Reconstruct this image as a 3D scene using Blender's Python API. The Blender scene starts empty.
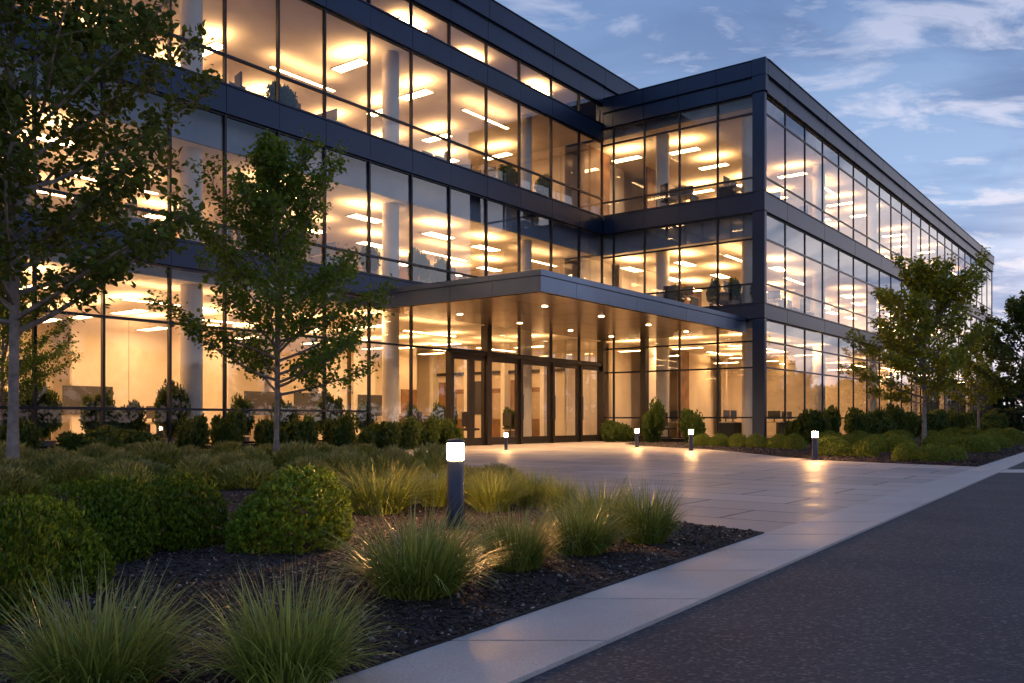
import bpy, bmesh, math, random
import numpy as np
from mathutils import Vector, Matrix

R = math.radians
S = bpy.context.scene
C = S.collection
random.seed(7)
RNG = np.random.default_rng(11)

# ------------------------------------------------------------------ camera
EYE = 0.85
SX, SY = 8.2, -3.1
cd = bpy.data.cameras.new('camera')
cam = bpy.data.objects.new('camera', cd)
C.objects.link(cam)
cam.location = (0, 0, EYE)
cam.rotation_euler = (R(90), 0, 0)
cd.sensor_width = 36.0
cd.lens = 30.97
cd.shift_y = 0.0767
cd.clip_start = 0.05
cd.clip_end = 2000
S.camera = cam

# ------------------------------------------------------------------ world, light, exposure
w = bpy.data.worlds.new('World')
S.world = w
w.use_nodes = True
N = w.node_tree.nodes
L = w.node_tree.links
N.clear()

def nd(tree, typ, **kw):
    n = tree.nodes.new(typ)
    for k, v in kw.items():
        setattr(n, k, v)
    return n

def mth(tree, op, a, b=None, clamp=False):
    n = tree.nodes.new('ShaderNodeMath')
    n.operation = op
    n.use_clamp = clamp
    for i, v in enumerate((a, b)):
        if v is None:
            continue
        if isinstance(v, (int, float)):
            n.inputs[i].default_value = v
        else:
            tree.links.new(v, n.inputs[i])
    return n.outputs[0]

def mixc(tree, f, a, b, mode='MIX'):
    n = tree.nodes.new('ShaderNodeMix')
    n.data_type = 'RGBA'
    n.blend_type = mode
    for sock, v in ((n.inputs[0], f), (n.inputs[6], a), (n.inputs[7], b)):
        if isinstance(v, (int, float)):
            sock.default_value = v
        elif isinstance(v, (tuple, list)):
            sock.default_value = (*v, 1)
        else:
            tree.links.new(v, sock)
    return n.outputs[2]

def ramp(tree, fac, stops):
    n = tree.nodes.new('ShaderNodeValToRGB')
    el = n.color_ramp.elements
    while len(el) < len(stops):
        el.new(0.5)
    for e, (p, c) in zip(el, stops):
        e.position = p
        e.color = (*c, 1) if len(c) == 3 else c
    tree.links.new(fac, n.inputs[0])
    return n.outputs[0]

T = w.node_tree
tc = nd(T, 'ShaderNodeTexCoord')
sp = nd(T, 'ShaderNodeSeparateXYZ')
L.new(tc.outputs['Generated'], sp.inputs[0])
ez = mth(T, 'MAXIMUM', sp.outputs[2], 0.0)
grad = ramp(T, ez, [(0.0, (.64, .58, .64)), (0.10, (.44, .51, .70)), (0.24, (.29, .41, .63)), (0.42, (.15, .24, .44)), (1.0, (.11, .18, .37))])
# warm afterglow low down towards the right of the camera
az = mth(T, 'ADD', mth(T, 'MULTIPLY', sp.outputs[0], 0.81), mth(T, 'MULTIPLY', sp.outputs[1], 0.59))
glow = mth(T, 'MULTIPLY', mth(T, 'SUBTRACT', az, 0.88, True), mth(T, 'SUBTRACT', 1.0, mth(T, 'MULTIPLY', ez, 2.4), True), True)
grad = mixc(T, mth(T, 'MULTIPLY', glow, 11.0, True), grad, (1.35, 1.12, 1.02))
den = mth(T, 'ADD', ez, 0.22)
cx = mth(T, 'DIVIDE', sp.outputs[0], den)
cy = mth(T, 'DIVIDE', sp.outputs[1], den)
cmb = nd(T, 'ShaderNodeCombineXYZ')
L.new(cx, cmb.inputs[0]); L.new(cy, cmb.inputs[1])
mp = nd(T, 'ShaderNodeMapping')
mp.inputs['Rotation'].default_value = (0, 0, R(28))
mp.inputs['Scale'].default_value = (0.75, 1.5, 1)
mp.inputs['Location'].default_value = (SX, SY, 0)
L.new(cmb.outputs[0], mp.inputs[0])
n1 = nd(T, 'ShaderNodeTexNoise'); n1.inputs['Scale'].default_value = 1.9; n1.inputs['Detail'].default_value = 7; n1.inputs['Roughness'].default_value = .55; n1.inputs['Distortion'].default_value = .5
n2 = nd(T, 'ShaderNodeTexNoise'); n2.inputs['Scale'].default_value = 5.5; n2.inputs['Detail'].default_value = 8; n2.inputs['Roughness'].default_value = .6; n2.inputs['Distortion'].default_value = .4
L.new(mp.outputs[0], n1.inputs[0]); L.new(mp.outputs[0], n2.inputs[0])
dark = mth(T, 'MULTIPLY', mth(T, 'SUBTRACT', n1.outputs[0], 0.43, True), 5.5, True)
dark = mth(T, 'MULTIPLY', dark, mth(T, 'ADD', mth(T, 'MULTIPLY', sp.outputs[0], 1.4), .30, True))
dcol = ramp(T, ez, [(0.0, (.30, .34, .50)), (0.22, (.14, .21, .40)), (0.5, (.06, .105, .23))])
col = mixc(T, mth(T, 'MULTIPLY', dark, .88), grad, dcol)
light = mth(T, 'MULTIPLY', mth(T, 'SUBTRACT', n2.outputs[0], 0.51, True), 7.5, True)
lcol = ramp(T, ez, [(0.0, (1.0, .86, .80)), (0.3, (.56, .57, .70)), (0.6, (.20, .28, .46))])
col = mixc(T, mth(T, 'MULTIPLY', light, .72), col, lcol)
sky = nd(T, 'ShaderNodeTexSky')
sky.sky_type = 'NISHITA'
sky.sun_disc = False
sky.sun_elevation = R(2.0)
sky.sun_rotation = R(100)
bg1 = nd(T, 'ShaderNodeBackground'); bg1.inputs[1].default_value = 1.32
L.new(col, bg1.inputs[0])
bg2 = nd(T, 'ShaderNodeBackground'); bg2.inputs[1].default_value = 0.012
L.new(sky.outputs[0], bg2.inputs[0])
ad = nd(T, 'ShaderNodeAddShader')
wo = nd(T, 'ShaderNodeOutputWorld')
L.new(bg1.outputs[0], ad.inputs[0]); L.new(bg2.outputs[0], ad.inputs[1]); L.new(ad.outputs[0], wo.inputs[0])

sd = bpy.data.lights.new('sun', 'SUN')
sd.energy = 0.12
sd.angle = R(25)
sd.color = (1.0, .82, .72)
sun = bpy.data.objects.new('sun', sd)
C.objects.link(sun)
sun.rotation_euler = (R(84), 0, R(100))      # last glow, low from the right

S.view_settings.view_transform = 'Standard'
S.view_settings.look = 'None'
S.view_settings.gamma = 1.0
S.view_settings.exposure = 0.0
S.view_settings.use_curve_mapping = False
S.cycles.use_denoising = True
S.cycles.max_bounces = 7
S.cycles.diffuse_bounces = 4
S.cycles.glossy_bounces = 3
S.cycles.transmission_bounces = 4
S.cycles.transparent_max_bounces = 16
S.cycles.sample_clamp_indirect = 4.0
S.cycles.caustics_reflective = False
S.cycles.caustics_refractive = False
S.cycles.use_light_tree = True

# ------------------------------------------------------------------ materials
def newmat(name):
    m = bpy.data.materials.new(name)
    m.use_nodes = True
    m.node_tree.nodes.clear()
    return m, m.node_tree

def principled(name, colr, rough=.5, metal=0.0, var=0.0, vscale=3.0, bump=0.0, bscale=20.0, emis=None, estr=0.0, colr2=None, detail=5, spec=.5, rvar=0.0, coords='Object'):
    m, t = newmat(name)
    out = nd(t, 'ShaderNodeOutputMaterial')
    b = nd(t, 'ShaderNodeBsdfPrincipled')
    t.links.new(b.outputs[0], out.inputs[0])
    b.inputs['Roughness'].default_value = rough
    b.inputs['Metallic'].default_value = metal
    b.inputs['Specular IOR Level'].default_value = spec
    tcn = nd(t, 'ShaderNodeTexCoord')
    b.inputs['Base Color'].default_value = (*colr, 1)
    if var or colr2:
        nz = nd(t, 'ShaderNodeTexNoise'); nz.inputs['Scale'].default_value = vscale; nz.inputs['Detail'].default_value = detail
        t.links.new(tcn.outputs[coords], nz.inputs[0])
        c2 = colr2 or tuple(c * (1 + var) for c in colr)
        c1 = colr if colr2 else tuple(c * (1 - var) for c in colr)
        cc = ramp(t, nz.outputs[0], [(.33, c1), (.67, c2)])
        t.links.new(cc, b.inputs['Base Color'])
        if rvar:
            mr = nd(t, 'ShaderNodeMapRange'); mr.inputs[1].default_value = .3; mr.inputs[2].default_value = .7
            mr.inputs[3].default_value = rough - rvar; mr.inputs[4].default_value = rough + rvar
            t.links.new(nz.outputs[0], mr.inputs[0]); t.links.new(mr.outputs[0], b.inputs['Roughness'])
    if bump:
        nb = nd(t, 'ShaderNodeTexNoise'); nb.inputs['Scale'].default_value = bscale; nb.inputs['Detail'].default_value = 4
        t.links.new(tcn.outputs[coords], nb.inputs[0])
        bp = nd(t, 'ShaderNodeBump'); bp.inputs['Strength'].default_value = bump; bp.inputs['Distance'].default_value = .02
        t.links.new(nb.outputs[0], bp.inputs['Height']); t.links.new(bp.outputs[0], b.inputs['Normal'])
    if emis:
        b.inputs['Emission Color'].default_value = (*emis, 1)
        b.inputs['Emission Strength'].default_value = estr
    return m

def foliage(name, ca, cb, rough=.42, trans=.50):
    m, t = newmat(name)
    out = nd(t, 'ShaderNodeOutputMaterial')
    g = nd(t, 'ShaderNodeNewGeometry')
    oi = nd(t, 'ShaderNodeObjectInfo')
    r = mth(t, 'ADD', mth(t, 'MULTIPLY', g.outputs['Random Per Island'], .8), mth(t, 'MULTIPLY', oi.outputs['Random'], .2))
    cc = ramp(t, r, [(0.0, ca), (0.75, cb), (1.0, tuple(min(1, v * 1.7) for v in cb))])
    b = nd(t, 'ShaderNodeBsdfPrincipled')
    b.inputs['Roughness'].default_value = rough
    b.inputs['Specular IOR Level'].default_value = .35
    t.links.new(cc, b.inputs['Base Color'])
    tr = nd(t, 'ShaderNodeBsdfTranslucent')
    t.links.new(mixc(t, .5, cc, (.16, .17, .03)), tr.inputs[0])
    mx = nd(t, 'ShaderNodeMixShader'); mx.inputs[0].default_value = trans
    t.links.new(b.outputs[0], mx.inputs[1]); t.links.new(tr.outputs[0], mx.inputs[2]); t.links.new(mx.outputs[0], out.inputs[0])
    return m

def glassmat(name, tint=(.93, .95, .96), base=.06, wav=.004):
    m, t = newmat(name)
    out = nd(t, 'ShaderNodeOutputMaterial')
    tr = nd(t, 'ShaderNodeBsdfTransparent'); tr.inputs[0].default_value = (*tint, 1)
    gl = nd(t, 'ShaderNodeBsdfGlossy'); gl.inputs['Roughness'].default_value = 0.015
    gl.inputs[0].default_value = (.92, .96, 1, 1)
    lw = nd(t, 'ShaderNodeLayerWeight'); lw.inputs[0].default_value = .5
    f = mth(t, 'POWER', lw.outputs['Facing'], 2.8)
    f = mth(t, 'ADD', mth(t, 'MULTIPLY', f, 1.0 - base), base, True)
    tcn = nd(t, 'ShaderNodeTexCoord')
    nz = nd(t, 'ShaderNodeTexNoise'); nz.inputs['Scale'].default_value = .55; nz.inputs['Detail'].default_value = 1
    t.links.new(tcn.outputs['Object'], nz.inputs[0])
    bp = nd(t, 'ShaderNodeBump'); bp.inputs['Strength'].default_value = 1; bp.inputs['Distance'].default_value = wav
    t.links.new(nz.outputs[0], bp.inputs['Height']); t.links.new(bp.outputs[0], gl.inputs['Normal'])
    mx = nd(t, 'ShaderNodeMixShader')
    t.links.new(f, mx.inputs[0]); t.links.new(tr.outputs[0], mx.inputs[1]); t.links.new(gl.outputs[0], mx.inputs[2]); t.links.new(mx.outputs[0], out.inputs[0])
    return m

def emit(name, colr, s):
    m, t = newmat(name)
    out = nd(t, 'ShaderNodeOutputMaterial')
    e = nd(t, 'ShaderNodeEmission'); e.inputs[0].default_value = (*colr, 1); e.inputs[1].default_value = s
    t.links.new(e.outputs[0], out.inputs[0])
    return m

WARM = (1.0, .56, .235)
M = {}
M['metal'] = principled('blue_grey_metal', (.012, .028, .066), .36, .45, var=.12, vscale=.6)
M['metal_light'] = principled('satin_metal', (.10, .145, .235), .36, .7, var=.1, vscale=.8)
M['frame'] = principled('mullion_metal', (.018, .022, .032), .35, .6, var=.15)
M['bronze'] = principled('door_metal', (.032, .025, .021), .38, .5, var=.15)
M['glass'] = glassmat('curtain_glass')
M['ceiling'] = principled('ceiling_tiles', (.82, .74, .62), .8, var=.04, vscale=2)
M['wall_in'] = principled('interior_plaster', (.76, .66, .52), .7, var=.08, vscale=1.2)
M['wall_pale'] = principled('white_wall_panel', (.84, .78, .68), .45, var=.04)
M['wall_dark'] = principled('interior_timber', (.22, .12, .06), .5, var=.3, vscale=2)
M['column'] = principled('column_plaster', (.62, .56, .48), .6, var=.05)
M['carpet'] = principled('carpet', (.16, .13, .11), .9, var=.2, vscale=8)
M['stonefloor'] = principled('lobby_floor', (.45, .38, .30), .25, var=.1, vscale=3)
M['bulk'] = principled('bulkhead_shade_blue', (.17, .21, .28), .7, var=.05)  # blue-grey puts shade and sky reflection at the glass head into the colour
M['panel'] = emit('ceiling_light_diffuser', WARM, 31.0)
M['strip'] = emit('strip_light_diffuser', WARM, 31.0)
M['down'] = emit('downlight_lens', (1.0, .66, .34), 30.0)
M['lamp'] = emit('bollard_lens', (1.0, .50, .17), 620.0)
M['soffit'] = principled('soffit_panels', (.36, .27, .21), .22, .75, var=.1, vscale=1.5)
M['roofing'] = principled('roof_membrane', (.12, .12, .13), .8, var=.2)
M['bollard'] = principled('bollard_paint', (.035, .045, .075), .35, .5, var=.1)
M['bark'] = principled('pale_bark', (.20, .18, .17), .8, var=.3, vscale=9, bump=.5, bscale=40)
M['barkdark'] = principled('brown_bark', (.07, .055, .045), .85, var=.3, vscale=9, bump=.4, bscale=40)
M['leaf'] = foliage('maple_leaf', (.06, .15, .018), (.18, .30, .034))
M['leafwarm'] = foliage('maple_leaf_warm_lit', (.14, .19, .018), (.42, .42, .036))  # yellow leaf colour carries the warm light on the right-hand crowns
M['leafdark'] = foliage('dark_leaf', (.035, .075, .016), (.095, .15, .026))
M['shrub'] = foliage('boxwood_leaf', (.030, .090, .010), (.26, .36, .028), rough=.3)
M['mound'] = foliage('mound_leaf', (.08, .14, .02), (.28, .34, .045))
M['grass'] = foliage('blade', (.050, .11, .012), (.30, .34, .055), rough=.35, trans=.25)
_t = M['grass'].node_tree        # blades dry to straw towards their tips
_g = nd(_t, 'ShaderNodeTexCoord'); _s = nd(_t, 'ShaderNodeSeparateXYZ'); _t.links.new(_g.outputs['Generated'], _s.inputs[0])
_b = [n for n in _t.nodes if n.type == 'BSDF_PRINCIPLED'][0]
_c = _b.inputs['Base Color'].links[0].from_socket
_m = mixc(_t, mth(_t, 'MULTIPLY', mth(_t, 'POWER', _s.outputs[2], 2.2), .75, True), _c, (.42, .36, .20))
_t.links.new(_m, _b.inputs['Base Color'])
M['grass_far'] = foliage('mound_blade', (.085, .15, .014), (.40, .42, .065), rough=.35, trans=.25)
_t = M['grass_far'].node_tree        # blades dry to straw towards their tips
_g = nd(_t, 'ShaderNodeTexCoord'); _s = nd(_t, 'ShaderNodeSeparateXYZ'); _t.links.new(_g.outputs['Generated'], _s.inputs[0])
_b = [n for n in _t.nodes if n.type == 'BSDF_PRINCIPLED'][0]
_c = _b.inputs['Base Color'].links[0].from_socket
_m = mixc(_t, mth(_t, 'MULTIPLY', mth(_t, 'POWER', _s.outputs[2], 2.2), .75, True), _c, (.42, .36, .20))
_t.links.new(_m, _b.inputs['Base Color'])
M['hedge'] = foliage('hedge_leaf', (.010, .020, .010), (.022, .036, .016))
M['mulchchip'] = foliage('mulch_chip', (.008, .006, .005), (.055, .036, .030), rough=.8, trans=0)
M['pebble'] = foliage('pebble_stone', (.16, .13, .12), (.42, .36, .32), rough=.7, trans=0)
M['soil'] = principled('mulch_soil', (.020, .015, .014), .95, colr2=(.045, .034, .030), vscale=30, bump=1.0, bscale=70)
M['lawn'] = principled('far_ground', (.030, .036, .020), .95, colr2=(.05, .055, .03), vscale=.4, bump=.4, bscale=8)
M['dark'] = principled('black_plastic', (.02, .02, .022), .5)
M['desk'] = principled('desk_laminate', (.45, .36, .26), .45, var=.05)
M['chairfab'] = principled('chair_fabric', (.05, .045, .045), .8)
M['screen'] = principled('monitor_back', (.05, .05, .055), .4)
M['pot'] = principled('planter_ceramic', (.25, .22, .2), .5)

# asphalt: aggregate speckle, worn patches
def asphalt():
    m, t = newmat('asphalt')
    out = nd(t, 'ShaderNodeOutputMaterial'); b = nd(t, 'ShaderNodeBsdfPrincipled'); t.links.new(b.outputs[0], out.inputs[0])
    tcn = nd(t, 'ShaderNodeTexCoord')
    big = nd(t, 'ShaderNodeTexNoise'); big.inputs['Scale'].default_value = 1.1; big.inputs['Detail'].default_value = 6
    fine = nd(t, 'ShaderNodeTexVoronoi'); fine.inputs['Scale'].default_value = 75
    n3 = nd(t, 'ShaderNodeTexNoise'); n3.inputs['Scale'].default_value = 60; n3.inputs['Detail'].default_value = 3
    for n in (big, fine, n3):
        t.links.new(tcn.outputs['Object'], n.inputs[0])
    base = ramp(t, big.outputs[0], [(.3, (.018, .020, .030)), (.7, (.044, .047, .060))])
    sep = nd(t, 'ShaderNodeSeparateColor'); t.links.new(fine.outputs['Color'], sep.inputs[0])
    spk = mth(t, 'MULTIPLY', mth(t, 'SUBTRACT', sep.outputs[0], .72, True), 1.6, True)
    cc = mixc(t, spk, base, (.23, .225, .235))
    spd = mth(t, 'MULTIPLY', mth(t, 'SUBTRACT', sep.outputs[1], .7, True), 2.4, True)
    cc = mixc(t, spd, cc, (.02, .02, .022))
    t.links.new(cc, b.inputs['Base Color'])
    b.inputs['Roughness'].default_value = .78
    bp = nd(t, 'ShaderNodeBump'); bp.inputs['Strength'].default_value = .9; bp.inputs['Distance'].default_value = .006
    hh = mth(t, 'ADD', mth(t, 'MULTIPLY', fine.outputs['Distance'], -1.0), n3.outputs[0])
    t.links.new(hh, bp.inputs['Height']); t.links.new(bp.outputs[0], b.inputs['Normal'])
    return m
M['asphalt'] = asphalt()

def paving(name, bw, bh, rot, c1, c2, rough=.42, offs=.5, mort=.018):
    m, t = newmat(name)
    out = nd(t, 'ShaderNodeOutputMaterial'); b = nd(t, 'ShaderNodeBsdfPrincipled'); t.links.new(b.outputs[0], out.inputs[0])
    tcn = nd(t, 'ShaderNodeTexCoord')
    mpn = nd(t, 'ShaderNodeMapping'); mpn.inputs['Rotation'].default_value = (0, 0, rot)
    t.links.new(tcn.outputs['Object'], mpn.inputs[0])
    br = nd(t, 'ShaderNodeTexBrick')
    br.offset = offs
    br.inputs['Scale'].default_value = 1
    br.inputs['Brick Width'].default_value = bw
    br.inputs['Row Height'].default_value = bh
    br.inputs['Mortar Size'].default_value = mort
    br.inputs['Mortar Smooth'].default_value = .1
    br.inputs['Bias'].default_value = 0
    br.inputs['Color1'].default_value = (*c1, 1)
    br.inputs['Color2'].default_value = (*c2, 1)
    br.inputs['Mortar'].default_value = (.07, .065, .065, 1)
    t.links.new(mpn.outputs[0], br.inputs[0])
    nz = nd(t, 'ShaderNodeTexNoise'); nz.inputs['Scale'].default_value = 1.3; nz.inputs['Detail'].default_value = 7; nz.inputs['Roughness'].default_value = .65
    t.links.new(tcn.outputs['Object'], nz.inputs[0])
    fn = nd(t, 'ShaderNodeTexNoise'); fn.inputs['Scale'].default_value = 90; fn.inputs['Detail'].default_value = 3
    t.links.new(tcn.outputs['Object'], fn.inputs[0])
    mot = ramp(t, nz.outputs[0], [(.3, (.74, .74, .76)), (.7, (1.12, 1.1, 1.08))])
    spk = ramp(t, fn.outputs[0], [(.35, (.86, .86, .86)), (.65, (1.1, 1.1, 1.1))])
    cc = mixc(t, 1.0, br.outputs['Color'], mot, 'MULTIPLY')
    cc = mixc(t, 1.0, cc, spk, 'MULTIPLY')
    t.links.new(cc, b.inputs['Base Color'])
    mr = nd(t, 'ShaderNodeMapRange'); mr.inputs[1].default_value = .35; mr.inputs[2].default_value = .65
    mr.inputs[3].default_value = rough - .12; mr.inputs[4].default_value = rough + .12
    t.links.new(nz.outputs[0], mr.inputs[0]); t.links.new(mr.outputs[0], b.inputs['Roughness'])
    bp = nd(t, 'ShaderNodeBump'); bp.inputs['Strength'].default_value = .2; bp.inputs['Distance'].default_value = .003
    hh = mth(t, 'ADD', mth(t, 'MULTIPLY', br.outputs['Fac'], -2.0), mth(t, 'MULTIPLY', fn.outputs[0], .35))
    t.links.new(hh, bp.inputs['Height']); t.links.new(bp.outputs[0], b.inputs['Normal'])
    return m
M['plaza'] = paving('plaza_stone', 1.6, .8, R(37.2), (.52, .46, .42), (.34, .31, .295), rough=.50)
M['kerb'] = paving('kerb_stone', 50, 50, 0, (.52, .47, .44), (.49, .445, .42), rough=.5, mort=0)

# ------------------------------------------------------------------ mesh helpers
class MB:
    def __init__(s):
        s.v = []; s.f = []; s.mi = []
    def quad(s, a, b, c, d, m=0):
        n = len(s.v); s.v += [tuple(a), tuple(b), tuple(c), tuple(d)]; s.f.append((n, n+1, n+2, n+3)); s.mi.append(m)
    def box(s, x0, x1, y0, y1, z0, z1, m=0, fn=None):
        n = len(s.v)
        pts = [(x, y, z) for z in (z0, z1) for y in (y0, y1) for x in (x0, x1)]
        if fn:
            pts = [fn(*p) for p in pts]
        s.v += pts
        for q in ((0, 2, 3, 1), (4, 5, 7, 6), (0, 1, 5, 4), (2, 6, 7, 3), (0, 4, 6, 2), (1, 3, 7, 5)):
            s.f.append(tuple(n + i for i in q)); s.mi.append(m)
    def cyl(s, c, r0, r1, z0, z1, seg=16, m=0, caps=True):
        n = len(s.v)
        for z, r in ((z0, r0), (z1, r1)):
            for i in range(seg):
                a = 2 * math.pi * i / seg
                s.v.append((c[0] + r * math.cos(a), c[1] + r * math.sin(a), z))
        for i in range(seg):
            j = (i + 1) % seg
            s.f.append((n + i, n + j, n + seg + j, n + seg + i)); s.mi.append(m)
        if caps:
            s.f.append(tuple(n + seg - 1 - i for i in range(seg))); s.mi.append(m)
            s.f.append(tuple(n + seg + i for i in range(seg))); s.mi.append(m)
    def lathe(s, c, prof, seg=20, m=0):
        n = len(s.v)
        for r, z in prof:
            for i in range(seg):
                a = 2 * math.pi * i / seg
                s.v.append((c[0] + r * math.cos(a), c[1] + r * math.sin(a), z + (c[2] if len(c) > 2 else 0)))
        for k in range(len(prof) - 1):
            for i in range(seg):
                j = (i + 1) % seg
                s.f.append((n + k*seg + i, n + k*seg + j, n + (k+1)*seg + j, n + (k+1)*seg + i)); s.mi.append(m)
        s.f.append(tuple(n + seg - 1 - i for i in range(seg))); s.mi.append(m)
        k = n + (len(prof) - 1) * seg
        s.f.append(tuple(k + i for i in range(seg))); s.mi.append(m)
    def tube(s, pts, rad, seg=6, m=0):
        n = len(s.v)
        P = [Vector(p) for p in pts]
        for i, p in enumerate(P):
            d = (P[min(i+1, len(P)-1)] - P[max(i-1, 0)]).normalized()
            u = d.cross(Vector((0.13, 1, .07))).normalized()
            v = d.cross(u)
            for k in range(seg):
                a = 2 * math.pi * k / seg
                s.v.append(tuple(p + (u * math.cos(a) + v * math.sin(a)) * rad[i]))
        for i in range(len(P) - 1):
            for k in range(seg):
                j = (k + 1) % seg
                s.f.append((n + i*seg + k, n + i*seg + j, n + (i+1)*seg + j, n + (i+1)*seg + k)); s.mi.append(m)
        s.f.append(tuple(n + (len(P)-1)*seg + k for k in range(seg))); s.mi.append(m)
    def mesh(s, name, mats, smooth=False, bevel=0):
        me = bpy.data.meshes.new(name)
        me.from_pydata(s.v, [], s.f)
        for m in (mats if isinstance(mats, (list, tuple)) else [mats]):
            me.materials.append(m)
        me.polygons.foreach_set('material_index', s.mi)
        bm = bmesh.new(); bm.from_mesh(me)
        bmesh.ops.recalc_face_normals(bm, faces=bm.faces)
        if bevel:
            bmesh.ops.bevel(bm, geom=[e for e in bm.edges if len(e.link_faces) == 2], offset=bevel, segments=2, affect='EDGES')
        bm.to_mesh(me); bm.free()
        if smooth:
            me.polygons.foreach_set('use_smooth', [True] * len(me.polygons))
            me.set_sharp_from_angle(angle=R(40))
        me.update()
        return me
    def build(s, name, mats, parent=None, smooth=False, bevel=0, loc=(0, 0, 0)):
        o = bpy.data.objects.new(name, s.mesh(name, mats, smooth, bevel))
        C.objects.link(o); o.location = loc
        if parent:
            o.parent = parent
        return o

def arrmesh(name, V, F, mat):
    """V (n,3), F (m,k) arrays of equal-sized faces"""
    me = bpy.data.meshes.new(name)
    k = F.shape[1]
    me.vertices.add(len(V)); me.vertices.foreach_set('co', V.astype(np.float32).ravel())
    me.loops.add(F.size); me.loops.foreach_set('vertex_index', F.astype(np.int32).ravel())
    me.polygons.add(len(F))
    me.polygons.foreach_set('loop_start', np.arange(0, F.size, k, dtype=np.int32))
    me.materials.append(mat)
    me.update(calc_edges=True)
    return me

def tag(o, label=None, cat=None, group=None, kind=None):
    if label: o['label'] = label
    if cat: o['category'] = cat
    if group: o['group'] = group
    if kind: o['kind'] = kind
    return o

def empty(name, loc=(0, 0, 0), rz=0):
    o = bpy.data.objects.new(name, None)
    C.objects.link(o); o.location = loc; o.rotation_euler = (0, 0, rz); o.empty_display_size = .3
    return o

def child(name, me, parent, loc=(0, 0, 0)):
    o = bpy.data.objects.new(name, me)
    C.objects.link(o); o.parent = parent; o.location = loc
    return o

def copy_tree(o, parent=None):
    c = o.copy(); C.objects.link(c)
    if parent: c.parent = parent
    for ch in list(o.children):
        copy_tree(ch, c)
    return c

ORD = ['first', 'second', 'third', 'fourth', 'fifth', 'sixth', 'seventh', 'eighth', 'ninth', 'tenth', 'eleventh', 'twelfth', 'thirteenth', 'fourteenth', 'fifteenth', 'sixteenth', 'seventeenth', 'eighteenth', 'nineteenth', 'twentieth', 'twenty-first', 'twenty-second', 'twenty-third', 'twenty-fourth']
def at(px, py):
    """ground point seen at a pixel of the photograph"""
    z = 881 * EYE / (py - 420.0)
    return Vector(((px - 512) / 881 * z, z, 0))

def struct(name, mb, mat, **k):
    o = mb.build(name, mat, **k); o['kind'] = 'structure'
    return o

def prism(poly, z0, z1):
    mb = MB(); n = len(poly)
    mb.v = [(x, y, z0) for x, y in poly] + [(x, y, z1) for x, y in poly]
    mb.f = [tuple(range(n)), tuple(range(n, 2*n))] + [(i, (i+1) % n, n + (i+1) % n, n + i) for i in range(n)]
    mb.mi = [0] * len(mb.f)
    return mb

# ------------------------------------------------------------------ the ground
TD = .689
def outer(z): return (0.0097 + TD * (z - 2.848), z)
def inner(z):
    if z < 6.5: return (-.58 + (1.84 + .58) * (z - 2.848) / (6.5 - 2.848), z)
    return (1.84 + .704 * (z - 6.5) * (1 - .0004 * z), z)

mb = MB(); mb.quad((-700, -120, -.16), (700, -120, -.16), (700, 1300, -.16), (-700, 1300, -.16)); struct('ground', mb, M['lawn'])
mb = prism([outer(-7), (30, -7), (90, 14.3), outer(14.3)], -.3, -.006); struct('road', mb, M['asphalt'])
mb = prism([outer(15.15), (90, 15.15), (90, 62), outer(62)], -.3, -.006); struct('side_road', mb, M['asphalt'])
mb = prism([outer(14.3), (90, 14.3), (90, 15.15), outer(15.15)], -.3, .0); struct('crossing_band', mb, M['kerb'])
# kerb walk: slabs with open joints
mb = MB()
z = -6.0
while z < 62:
    step = .78 if z < 16 else 1.6
    z1 = z + step
    g = .004
    p = [inner(z + g), outer(z + g), outer(z1 - g), inner(z1 - g)]
    # joints square to the strip
    k = -.38
    q = [p[0], (p[1][0] + k * .567 * .0, p[1][1]), p[2], p[3]]
    sk = prism([(a[0], a[1]) for a in q], -.3, .010 + random.uniform(-.001, .001))
    n0 = len(mb.v); mb.v += sk.v; mb.f += [tuple(i + n0 for i in f) for f in sk.f]; mb.mi += sk.mi
    z = z1
struct('kerb_walk', mb, M['kerb'], bevel=.004)

mb = prism([inner(5.0), inner(17.5), (9.2, 31.3), (3.7, 35.9), (-5.2, 24.2), (-3.3, 10)], -.3, 0.0); struct('plaza_paving', mb, M['plaza'])
LB = [inner(6.55), (1.36, 7.2), (-.35, 9.9), (-1.7, 13.2), (-2.45, 20.6), (-4.0, 25.6), (-19, 5.8), (-19, -6), inner(-6), inner(2.85)]
mb = prism(LB, -.3, .018); struct('planting_bed', mb, M['soil'])
RB = [(5.2, 34.2), (4.0, 31.2), (4.3, 28.6), (5.7, 25.8), (6.5, 18.7), inner(16.0), inner(30), inner(61), (38.5, 70), (9, 31.45)]
mb = prism(RB, -.3, .018); struct('planting_bed', mb, M['soil'])
mb = prism([(46, 64), (120, 64), (120, 76), (38, 76)], -.3, -.04); struct('far_path', mb, M['kerb'])

def inpoly(x, y, poly):
    c = False; j = len(poly) - 1
    for i in range(len(poly)):
        xi, yi = poly[i]; xj, yj = poly[j]
        if (yi > y) != (yj > y) and x < (xj - xi) * (y - yi) / (yj - yi) + xi: c = not c
        j = i
    return c

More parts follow.
